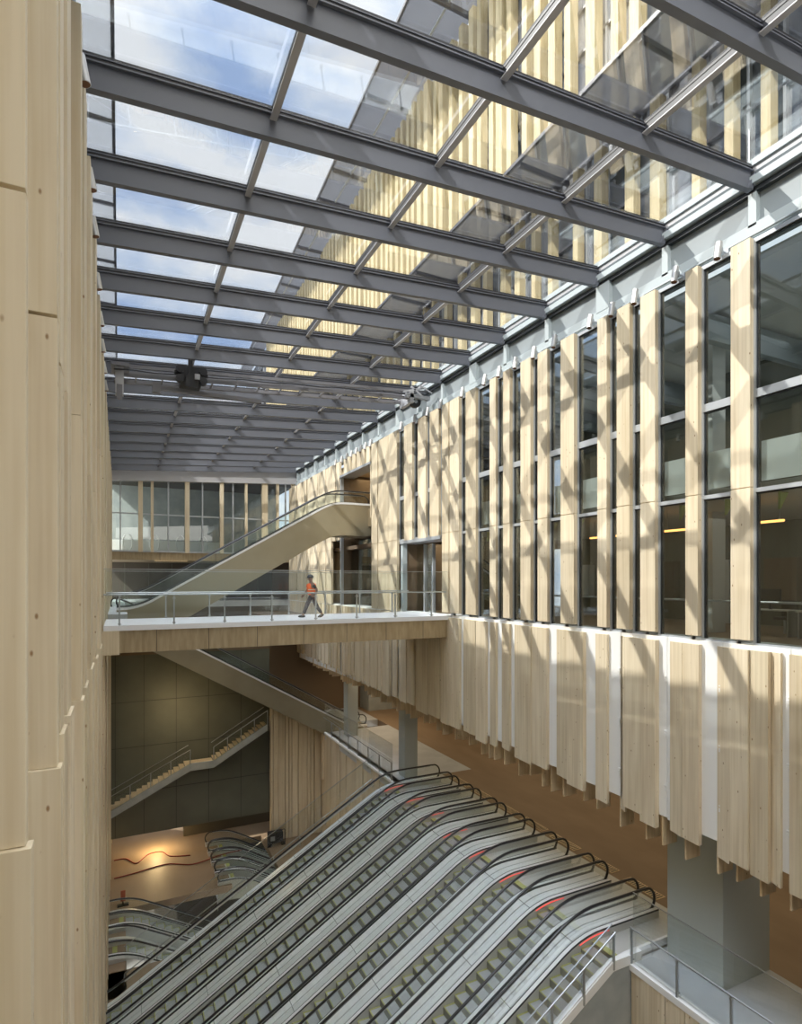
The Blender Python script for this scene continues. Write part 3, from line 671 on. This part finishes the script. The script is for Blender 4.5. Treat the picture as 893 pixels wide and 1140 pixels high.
# ---- grey columns
for (x0, x1, y0, y1, lab) in ((14.48, 16.5, 10.0, 11.75, 'massive smooth grey concrete column standing on the near concourse floor'),
                              (14.3, 15.1, 28.7, 29.5, 'slender grey column behind the farthest escalators of the bank'),
                              (14.5, 15.3, 38.2, 39.0, 'farthest slender grey column, by the foot of the descending escalator')):
    tag(MB().box(x0, x1, y0, y1, -9.4, -4.2).build('concrete_column', 'column', bevel=.02), lab, 'column', 'grey concrete columns of the concourse')

# ---- glass guards
def guard(name, label, p, q, n, h=2.02, rail=1.08, side=1, posts=None, slope=False, group=None, zpost=-.25):
    """glass balustrade between p and q with steel posts and a handrail in front of the glass"""
    p, q = Vector(p), Vector(q); root = tag(empty(name, p), label, 'balustrade', group)
    d = q - p; ln = Vector((d.x, d.y, 0)).length; e = Vector((d.x, d.y, 0)).normalized(); nrm = Vector((-e.y, e.x, 0)) * side
    P = lambda t, o, z: (e * (t * ln) + nrm * o + Vector((0, 0, d.z * t + z)))
    for i in range(n):
        a, b = i / n + .004 / n, (i + 1) / n - .004 / n
        MB().hexa([P(a, .0, .03), P(b, 0, .03), P(b, .014, .03), P(a, .014, .03), P(a, 0, h), P(b, 0, h), P(b, .014, h), P(a, .014, h)]).build('glass_pane', 'glass', root)
    ts = posts or [i / n for i in range(n + 1)]
    for t in ts:
        m = MB().bar(P(t, .07, zpost), P(t, .07, rail - .02), .045, .06, 'steel', up=tuple(nrm)).bar(P(t, .0, rail - .12), P(t, .12, rail - .12), .05, .03, 'steel').bar(P(t, -.02, .12), P(t, .1, .12), .05, .03, 'steel')
        m.build('post', 'steel', root)
    MB().tube([P(0, .14, rail), P(1, .14, rail)], .025, 'steel').build('handrail', 'steel', root)
    MB().bar(P(0, .007, h + .012), P(1, .007, h + .012), .03, .024, 'steel').build('top_rail', 'steel', root)
    MB().bar(P(0, .01, -.03), P(1, .01, -.03), .05, .1, 'alu').build('base_channel', 'alu', root)
    return root
guard('glass_balustrade', 'tall glass balustrade along the near concourse floor edge by the grey column', (13.26, 11.9, -9.4), (13.26, -.1, -9.4), 8, side=-1)
guard('glass_balustrade', 'sloping glass balustrade on steel posts beside the nearest escalator', (2.5, 11.97, -9.12 - 10.0 * T30), (12.5, 11.97, -9.12), 9, h=1.0, rail=.85, side=-1)
guard('glass_balustrade', 'far glass balustrade along the floor edge over the lower timber wall', (13.5, 28.6, -9.4), (13.5, 40.2, -9.4), 7, side=1)
guard('glass_balustrade', 'faint sloping glass guard beyond the farthest escalator of the bank', (0.2, 28.75, -16.4), (12.4, 28.75, -9.4), 9, h=1.5, rail=.2, side=1)
# side wall of nearest escalator with white capping
m = MB().band([2.0, 12.4, 13.25], 11.92, 12.03, lambda u: -17.0, lambda u: min(-9.45, -9.38 - (12.4 - u) * T30), 'concrete')
struct(m.build('wall_escalator_side', 'concrete'))
m = MB().band([2.0, 12.5, 13.6], 11.90, 12.06, lambda u: min(-9.42, -9.42 - (12.5 - u) * T30), lambda u: min(-9.14, -9.14 - (12.5 - u) * T30), 'white')
struct(m.build('trim_escalator_side', 'white'))

# ---- footbridge
br = tag(empty('footbridge', (-.5, 22.5, 0)), 'white-decked footbridge with bronze fascia spanning the hall', 'bridge')
BR = Vector((-.5, 22.5, 0))
def bpart(m, name, mt, parent=br):
    o = m.build(name, mt, parent); o.matrix_parent_inverse = Matrix.Translation(-BR) if parent is br else parent.matrix_parent_inverse; return o
def loc_parent(o, parent, origin):
    o.parent = parent; o.matrix_parent_inverse = Matrix.Translation(-Vector(origin)); return o
bpart(MB().box(-.5, 14.4, 22.5, 26.9, -.14, 0, 'deck').box(-.5, 13.6, 22.42, 22.5, -.16, .02, 'deck'), 'deck', 'deck')
m = MB().box(-.5, 13.62, 22.5, 26.9, -.95, -.15, 'fascia')
for x in (1.2, 3.0, 4.8, 6.65, 8.5, 10.3, 12.1): m.box(x, x + .015, 22.488, 22.505, -.95, -.15, 'joint')
bpart(m, 'fascia', 'fascia')
bpart(MB().box(-.55, .0, 22.42, 22.6, -1.0, -.16, 'spruce'), 'end_block', 'spruce')
for yy, sd in ((22.56, 1), (26.82, -1)):
    pst = [x for x in (0.0, 1.8, 3.6, 5.4, 7.2, 9.0, 10.8, 12.6)]
    xs = [-.5, 0.0, 1.8, 3.6, 5.4, 7.2, 9.0, 10.8, 12.6, 13.5]
    for a, b in zip(xs[:-1], xs[1:]): bpart(MB().box(a + .008, b - .008, yy - .007, yy + .007, -.9 if sd == 1 else .02, 2.0), 'glass_pane', 'glass')
    for x in pst:
        bpart(MB().box(x - .025, x + .025, yy + sd * .03, yy + sd * .09, -.1, 1.05).box(x - .05, x + .05, yy - sd * .03, yy + sd * .12, .94, .98).box(x - .05, x + .05, yy - sd * .03, yy + sd * .12, .05, .09), 'post', 'steel')
    bpart(MB().tube([(-.5, yy + sd * .15, 1.10), (13.5, yy + sd * .15, 1.10)], .028), 'handrail', 'steel')
    bpart(MB().box(-.5, 13.5, yy - .015, yy + .015, 2.0, 2.02), 'top_rail', 'steel')

# ---- ceiling lights along the right window heads and the left wall
def spot_mesh():
    a = MB().tube([(-.05, 0, -.2), (.03, 0, .22)], .085, 'silver', 14).tube([(-.052, 0, -.205), (-.05, 0, -.195)], .072, 'lampin', 14)
    b = MB().box(.02, .34, -.02, .02, .02, .05, 'frame').box(.05, .12, -.05, .05, -.04, .10, 'frame').box(.30, .36, -.06, .06, -.06, .12, 'frame')
    return a, b
def spot(label, loc, rz, group, first=[]):
    if not first:
        r = empty('spotlight', loc, rz); a, b = spot_mesh(); a.build('lamp_body', 'silver', r); b.build('bracket', 'frame', r); first.append(r)
    else:
        r = first[0].copy(); COL.objects.link(r); r.location = loc; r.rotation_euler = (0, 0, rz)
        for ch in [c for c in bpy.data.objects if c.parent == first[0]]:
            c = ch.copy(); COL.objects.link(c); c.parent = r
    return tag(r, label, 'spotlight', group)
sr = []
for i in range(len(fins) - 1):
    gap = (fins[i][1] + fins[i + 1][0]) / 2
    if gap > 7.2 and fins[i + 1][0] - fins[i][1] > .1: sr.append(fins[i][1] + min(.32, (fins[i + 1][0] - fins[i][1]) / 2))
for i, y in enumerate(sr[:24]):
    spot('silver cylinder spotlight over the right windows, %s from the camera' % ORD[i], (13.42, y, 9.80), 0, 'spotlights along the right window heads')
for i, (px, py) in enumerate([(84.5, 44), (92, 100), (104, 187), (109, 226), (114.5, 270), (119, 293), (112.3, 341), (116, 397), (117.5, 421)]):
    X = -.53; Y = [8.3, 10.2, 12.9, 14.6, 17.2, 19.6, 21.8, 24.0, 26.2][i]
    spot('silver cylinder spotlight at the top of the left timber wall, %s from the camera' % ORD[i], (X, Y, 9.5), math.pi, 'spotlights along the left wall head')

# ---- travelling maintenance gantry under the roof
CY = 25.6
cr = tag(empty('maintenance_gantry', (6.5, CY, 9.9)), 'grey travelling maintenance gantry hung beneath the roof beams', 'gantry')
def cpart(m, name, mt='crane_grey', par=None):
    o = m.build(name, mt, par or cr)
    if par is None: o.matrix_parent_inverse = Matrix.Translation((-6.5, -CY, -9.9))
    return o
def zc(x): return ZB(x) - .12
for dy, dz in ((-.42, 0), (.42, 0), (-.42, -.34), (.42, -.34)):
    m = MB().bar((-.2, CY + dy, zc(-.2) + dz), (13.7, CY + dy, zc(13.7) + dz), .12, .13, 'crane_grey')
    cpart(m, 'rail_beam')
m = MB()
for i in range(14): 
    x = .6 + i * .98; m = MB().bar((x, CY - .42, zc(x) - .34), (x, CY + .42, zc(x) - .34), .06, .06).bar((x, CY - .42, zc(x)), (x, CY - .42, zc(x) - .34), .05, .05)
    cpart(m, 'cross_brace')
cpart(MB().tube([(-.2 + i * .7, CY - .55, zc(i * .7) - .2 + .03 * math.sin(i * 2)) for i in range(20)], .03, 'black'), 'power_cable', 'black')
cpart(MB().box(-.15, .15, CY - .5, CY - .1, 8.95, 10.15, 'crane_light').box(-.1, .1, CY - .55, CY - .5, 8.7, 9.3, 'crane_grey').box(-.3, .35, CY - .7, CY + .6, 10.0, 10.12, 'crane_grey'), 'end_carriage', 'crane_light')
m = MB().box(2.25, 3.05, CY - .75, CY + .3, zc(2.6) - .55, zc(2.6) + .12).box(2.4, 2.9, CY - .85, CY - .75, zc(2.6) - .75, zc(2.6) - .3).box(2.52, 2.68, CY - .8, CY - .6, zc(2.6) - .3, zc(2.6) + .5)
for x in (2.2, 3.1):
    for z in (-.42, -.05): m.tube([(x, CY - .82, zc(2.6) + z), (x, CY - .6, zc(2.6) + z)], .16, 'black', 12)
m.box(2.0, 3.3, CY - .7, CY - .55, zc(2.6) - .2, zc(2.6) - .1)
tro = cpart(m, 'trolley', 'black')
cpart(MB().box(2.75, 2.95, CY - .95, CY - .85, zc(2.6) - .42, zc(2.6) - .22, 'crane_light'), 'control_box', 'crane_light')
cpart(MB().box(1.2, 5.6, CY - .3, CY - .1, zc(2.6) - .85, zc(2.6) - .7, 'crane_grey').box(1.2, 1.5, CY - .35, CY - .1, zc(2.6) - 1.0, zc(2.6) - .6, 'crane_grey'), 'suspended_beam')
m = MB().tube([(13.1, CY - .5, 10.45), (13.1, CY - .32, 10.45)], .30, 'black', 18).tube([(13.1, CY - .52, 10.45), (13.1, CY - .3, 10.45)], .1, 'steel', 12)
cpart(m, 'end_wheel', 'black')
m = MB().box(12.5, 13.8, CY - .7, CY - .5, 10.55, 10.72).bar((12.4, CY - .6, 10.8), (13.6, CY - .6, 11.15), .08, .08).bar((12.8, CY - .6, 11.1), (13.7, CY - .6, 10.5), .08, .08).box(12.7, 12.9, CY - .7, CY + .5, 10.3, 10.9).bar((13.2, CY - .7, 11.2), (13.9, CY - .7, 10.9), .05, .05)
cpart(m, 'end_bogie', 'crane_light')

# ---- staircase along the grey wall
sc = tag(empty('staircase', (-.5, 41.3, -17)), 'warm-lit staircase with a landing climbing right along the dark grey wall', 'staircase')
SO = (-.5, 41.3, -17)
n = 0
def spart(m, name, mt): o = m.build(name, mt); return loc_parent(o, sc, SO)
def flight(x0, z0, x1, z1, k):
    for i in range(k):
        x = x0 + (x1 - x0) * i / k; z = z0 + (z1 - z0) * (i + 1) / k
        spart(MB().box(x, x + (x1 - x0) / k + .02, 40.75, 41.9, z - .05, z, 'soffit_wood').box(x, x + .02, 40.75, 41.9, z - (z1 - z0) / k, z - .04, 'riser'), 'step', 'soffit_wood')
    d = Vector((x1 - x0, 0, z1 - z0))
    spart(MB().hexa([(x0, 40.62, z0 - .35), (x1, 40.62, z1 - .35), (x1, 40.74, z1 - .35), (x0, 40.74, z0 - .35), (x0, 40.62, z0 + .12), (x1, 40.62, z1 + .12), (x1, 40.74, z1 + .12), (x0, 40.74, z0 + .12)], 'concrete'), 'stringer', 'concrete')
    for yy in (40.66, 41.88): spart(MB().tube([(x0, yy, z0 + 1.05), (x1, yy, z1 + 1.05)], .025, 'steel'), 'handrail', 'steel')
    spart(MB().hexa([(x0, 40.63, z0 + .12), (x1, 40.63, z1 + .12), (x1, 40.645, z1 + .12), (x0, 40.645, z0 + .12), (x0, 40.63, z0 + 1.0), (x1, 40.63, z1 + 1.0), (x1, 40.645, z1 + 1.0), (x0, 40.645, z0 + 1.0)], 'glass'), 'glass_pane', 'glass')
    for i in range(5):
        t = i / 4; spart(MB().bar((x0 + d.x * t, 40.66, z0 + d.z * t), (x0 + d.x * t, 40.66, z0 + d.z * t + 1.05), .05, .05, 'steel'), 'post', 'steel')
flight(-.6, -13.1, 4.25, -10.7, 15)
flight(5.75, -10.7, 9.4, -8.59, 13)
spart(MB().box(4.25, 5.75, 40.75, 41.9, -10.8, -10.7, 'soffit_wood').box(4.25, 5.75, 40.62, 40.74, -11.05, -10.58, 'concrete'), 'landing', 'soffit_wood')

# ---- cables, machine and barrier on the lower floor
def cable(label, pts, r, m, group):
    P = []
    for i in range(len(pts) - 1):
        for t in range(6):
            p0 = Vector(pts[max(i - 1, 0)]); p1 = Vector(pts[i]); p2 = Vector(pts[i + 1]); p3 = Vector(pts[min(i + 2, len(pts) - 1)]); t_ = t / 6
            P.append(.5 * ((2 * p1) + (-p0 + p2) * t_ + (2 * p0 - 5 * p1 + 4 * p2 - p3) * t_ ** 2 + (-p0 + 3 * p1 - 3 * p2 + p3) * t_ ** 3))
    tag(MB().tube(P + [Vector(pts[-1])], r, m, 6).build('cable', m), label, 'cable', group)
def fz(px, py, z=-16.96):
    a = ray(px, py); t = (z - CZ) / a[2]; return (a[0] * t, a[1] * t, z)
cable('dark red cable snaking across the lit lower floor, nearer of two', [fz(*p) for p in ((127, 978), (150, 972), (185, 962), (215, 962), (245, 952), (270, 946))], .035, 'red', 'red cables on the lower floor')
cable('dark red cable looping below the grey wall, farther of two', [fz(*p) for p in ((127, 958), (140, 956), (152, 961), (165, 951), (180, 948), (190, 953), (212, 952))], .035, 'red', 'red cables on the lower floor')
p = Vector(fz(287, 940, -17))
mc = tag(empty('power_unit', (9.9, 40.3, -17)), 'dark machine with trailing hoses standing at the foot of the grey wall', 'machine')
mo = Vector((9.9, 40.3, -17))
def mpart(m, name, mt): o = m.build(name, mt, mc); o.location = (-5.2, -42.9, 17); return o
mpart(MB().box(4.7, 5.7, 42.75, 43.3, -16.8, -16.1).box(4.8, 5.1, 42.72, 42.78, -16.6, -16.3, 'steel'), 'housing', 'black')
mpart(MB().bar((4.6, 42.7, -17), (4.6, 42.7, -15.9), .06, .06).bar((5.8, 42.7, -17), (5.8, 42.7, -15.9), .06, .06).bar((4.6, 42.7, -15.9), (5.8, 42.7, -15.9), .06, .06), 'frame', 'black')
for x in (4.75, 5.65): mpart(MB().tube([(x, 42.65, -16.85), (x, 42.75, -16.85)], .15, 'rubber', 12), 'wheel', 'rubber')
rb = tag(empty('warning_post', fz(137, 1008, -17)), 'small dull red warning board standing at the escalator head, bottom left', 'warning board')
MB().box(-.12, .12, -.03, .03, .25, .85, 'board_red').build('board', 'board_red', rb); MB().box(-.3, .3, -.15, .15, 0, .06, 'rubber').box(-.03, .03, -.02, .02, 0, .3, 'rubber').build('foot', 'rubber', rb)

# ---- furniture seen through the near windows
def screen(label, x, y):
    r = tag(empty('computer_workstation', (x, y, 0)), label, 'workstation', 'workstations behind the near windows')
    MB().box(-.35, .35, -.7, .7, .72, .75, 'ceilroom').build('desk_top', 'ceilroom', r)
    for a in (-.65, .65): MB().box(-.3, .3, a - .02, a + .02, 0, .72, 'steel').build('leg', 'steel', r)
    MB().box(-.02, .02, -.3, .3, .95, 1.35, 'black').box(-.03, .03, -.03, .03, .75, 1.0, 'black').build('monitor', 'black', r)
    MB().box(.5, .95, -.22, .22, .42, .5, 'black').box(.9, .96, -.22, .22, .5, 1.0, 'black').box(.68, .74, -.03, .03, 0, .42, 'steel').build('chair_seat', 'black', r)
screen('desk with black monitor behind the nearest right-hand window, left one', 17.2, 10.4)
screen('desk with black monitor behind the nearest right-hand window, right one', 17.0, 8.7)
for i in range(12):
    y = 7.0 + i * 1.35
    o = MB().prism([(0, 0), (.32, 0), (0, -.42)], -.03, .03, 'green').build('ceiling_bracket', 'green', loc=(14.15, y, 3.71))
    tag(o, 'pale green triangular ceiling bracket behind the right windows, %s from the camera' % ORD[i], 'bracket', 'green brackets behind the windows')
for i, y in enumerate((9.0, 11.5, 14.6)):
    o = MB().box(15.4, 15.48, y, y + 1.2, 3.12, 3.18, 'warmlight').build('tube_light', 'warmlight'); tag(o, 'orange tube light behind the right windows, %s from the camera' % ORD[i], 'tube light', 'orange tube lights behind the windows')
    MB().box(15.43, 15.45, y + .1, y + .12, 3.18, 3.72).box(15.43, 15.45, y + 1.0, y + 1.02, 3.18, 3.72).build('hanger', 'steel', o)
rl = tag(MB().tube([(14.35, 4.5, 1.05), (14.35, yo0, 1.05)], .03, 'steel').build('window_guard_rail', 'steel'), 'thin steel guard rail running behind the right-hand windows', 'guard rail')

# ---- the person on the bridge
def skin(name, verts, edges, radii, m, parent, root=0, sub=2):
    me = bpy.data.meshes.new(name); me.from_pydata(verts, edges, []); me.materials.append(M[m])
    o = bpy.data.objects.new(name, me); COL.objects.link(o); o.parent = parent
    o.modifiers.new('skin', 'SKIN'); sv = me.skin_vertices[0].data
    for i, r in enumerate(radii): sv[i].radius = (r, r) if not isinstance(r, tuple) else r; sv[i].use_root = (i == root)
    s = o.modifiers.new('sub', 'SUBSURF'); s.levels = s.render_levels = sub
    for p in me.polygons: p.use_smooth = True
    o.modifiers['skin'].use_smooth_shade = True
    return o
pp = tag(empty('person', (7.62, 24.4, 0.0)), 'person in orange hi-vis vest and dark helmet striding left across the footbridge', 'person')
pp.scale = (1.12, 1.12, 1.05)
# frame: walks towards -x; near side of the body is -y
V = [(0, 0, .93), (-.02, 0, 1.12), (-.05, 0, 1.34), (-.06, 0, 1.47), (-.07, 0, 1.53), (-.09, 0, 1.62), (-.09, 0, 1.72),       # pelvis .. head
     (-.04, -.19, 1.40), (.10, -.25, 1.16), (.04, -.27, .92),                                                             # near arm
     (-.04, .19, 1.40), (-.12, .25, 1.15), (-.27, .24, .97),                                                              # far arm
     (-.02, -.10, .88), (.12, -.11, .50), (.36, -.11, .14), (.30, -.11, .06),                                             # near leg, behind
     (-.02, .10, .88), (-.20, .10, .50), (-.34, .10, .10), (-.44, .10, .06)]                                              # far leg, ahead
E_ = [(0, 1), (1, 2), (2, 3), (3, 4), (4, 5), (5, 6), (2, 7), (7, 8), (8, 9), (2, 10), (10, 11), (11, 12), (0, 13), (13, 14), (14, 15), (15, 16), (0, 17), (17, 18), (18, 19), (19, 20)]
Rr = [(.13, .15), (.12, .14), (.13, .17), .07, .058, .105, .095, .062, .048, .032, .062, .048, .032, .085, .062, .045, .04, .085, .062, .045, .04]
skin('body', V, E_, Rr, 'skin', pp)
skin('trousers', [V[0], V[13], V[14], (.33, -.11, .17), V[17], V[18], (-.33, .10, .14), (0, 0, 1.0)], [(0, 1), (1, 2), (2, 3), (0, 4), (4, 5), (5, 6), (0, 7)], [(.145, .165), .10, .082, .066, .10, .082, .066, (.135, .155)], 'navy', pp)
skin('vest', [(-.01, 0, .93), (-.02, 0, 1.05), (-.04, 0, 1.20), (-.05, 0, 1.34), (-.055, 0, 1.45)], [(0, 1), (1, 2), (2, 3), (3, 4)], [(.16, .19), (.16, .19), (.165, .205), (.165, .225), (.11, .17)], 'orange', pp)
skin('sleeve', [(-.04, -.20, 1.38), (.07, -.245, 1.20)], [(0, 1)], [.065, .052], 'navy', pp); skin('sleeve', [(-.04, .20, 1.38), (-.10, .245, 1.20)], [(0, 1)], [.065, .052], 'navy', pp)
m = MB()
for z in (1.05, 1.16): m.tube([(-.03 + .168 * math.cos(t), .20 * math.sin(t), z) for t in [R(20 * i) for i in range(19)]], .014, 'silverband', 6)
m.build('reflective_band', 'silverband', pp)
for i, (hx, hy, hz, dx, dz) in enumerate(((.03, -.27, .90, -.02, -1), (-.29, .24, .95, -.5, -.8))):     # hands: palm, four fingers, thumb
    d = Vector((dx, 0, dz)).normalized(); o_ = Vector((hx, hy, hz)); vv = [o_, o_ + d * .08]; ee = [(0, 1)]; rr_ = [(.025, .038), (.022, .04)]
    for k, ln in enumerate((.065, .078, .072, .055)):
        b_ = o_ + d * .08 + Vector((.0, 0, 0)) + Vector((d.z, 0, -d.x)) * (k - 1.5) * .019
        vv += [b_, b_ + d * ln * .55, b_ + d * ln + Vector((-.012, .008, .004))]; q = len(vv) - 3; ee += [(1, q), (q, q + 1), (q + 1, q + 2)]; rr_ += [.010, .009, .008]
    b_ = o_ + d * .03 + Vector((d.z, 0, -d.x)) * -.04
    vv += [b_, b_ + d * .045 + Vector((-.01, .01, 0))]; q = len(vv) - 2; ee += [(0, q), (q, q + 1)]; rr_ += [.013, .010]
    skin('hand', [tuple(v) for v in vv], ee, rr_, 'skin', pp, sub=1)
def ellipsoid(name, c, r, m, parent, zmin=-1.0, seg=16, rings=10):
    vs = []; fs_ = []
    for i in range(rings + 1):
        ph = -math.pi / 2 + math.pi * i / rings; z = max(math.sin(ph), zmin); rad = math.sqrt(max(0, 1 - z * z)) if math.sin(ph) >= zmin else math.cos(ph) * 0
        for j in range(seg): t = 2 * math.pi * j / seg; vs.append((c[0] + r[0] * rad * math.cos(t), c[1] + r[1] * rad * math.sin(t), c[2] + r[2] * z))
    for i in range(rings):
        for j in range(seg): fs_.append((i * seg + j, i * seg + (j + 1) % seg, (i + 1) * seg + (j + 1) % seg, (i + 1) * seg + j))
    return MB().add(vs, fs_, m, True).build(name, m, parent)
ellipsoid('helmet', (-.085, 0, 1.665), (.135, .118, .135), 'helmet', pp, -.25)
MB().tube([(-.085 + .128 * math.cos(t), .112 * math.sin(t), 1.66) for t in [R(20 * i) for i in range(19)]], .012, 'helmet', 6).box(-.255, -.2, -.07, .07, 1.65, 1.665, 'helmet').build('helmet_brim', 'helmet', pp)
ellipsoid('nose', (-.178, 0, 1.60), (.022, .016, .026), 'skin', pp)
for s in (-1, 1): ellipsoid('eye', (-.165, s * .032, 1.635), (.012, .014, .009), 'white', pp); ellipsoid('ear', (-.085, s * .088, 1.61), (.022, .012, .034), 'skin', pp)
MB().box(-.172, -.165, -.025, .025, 1.557, 1.565, 'lampin').build('mouth', 'lampin', pp)
for c, tilt in (((-.40, .10, .05), 0), ((.30, -.11, .06), 1)):
    b = ellipsoid('boot', (0, 0, 0), (.15, .055, .06), 'rubber', pp); b.location = c; b.rotation_euler = (0, R(-28) if tilt else 0, 0)
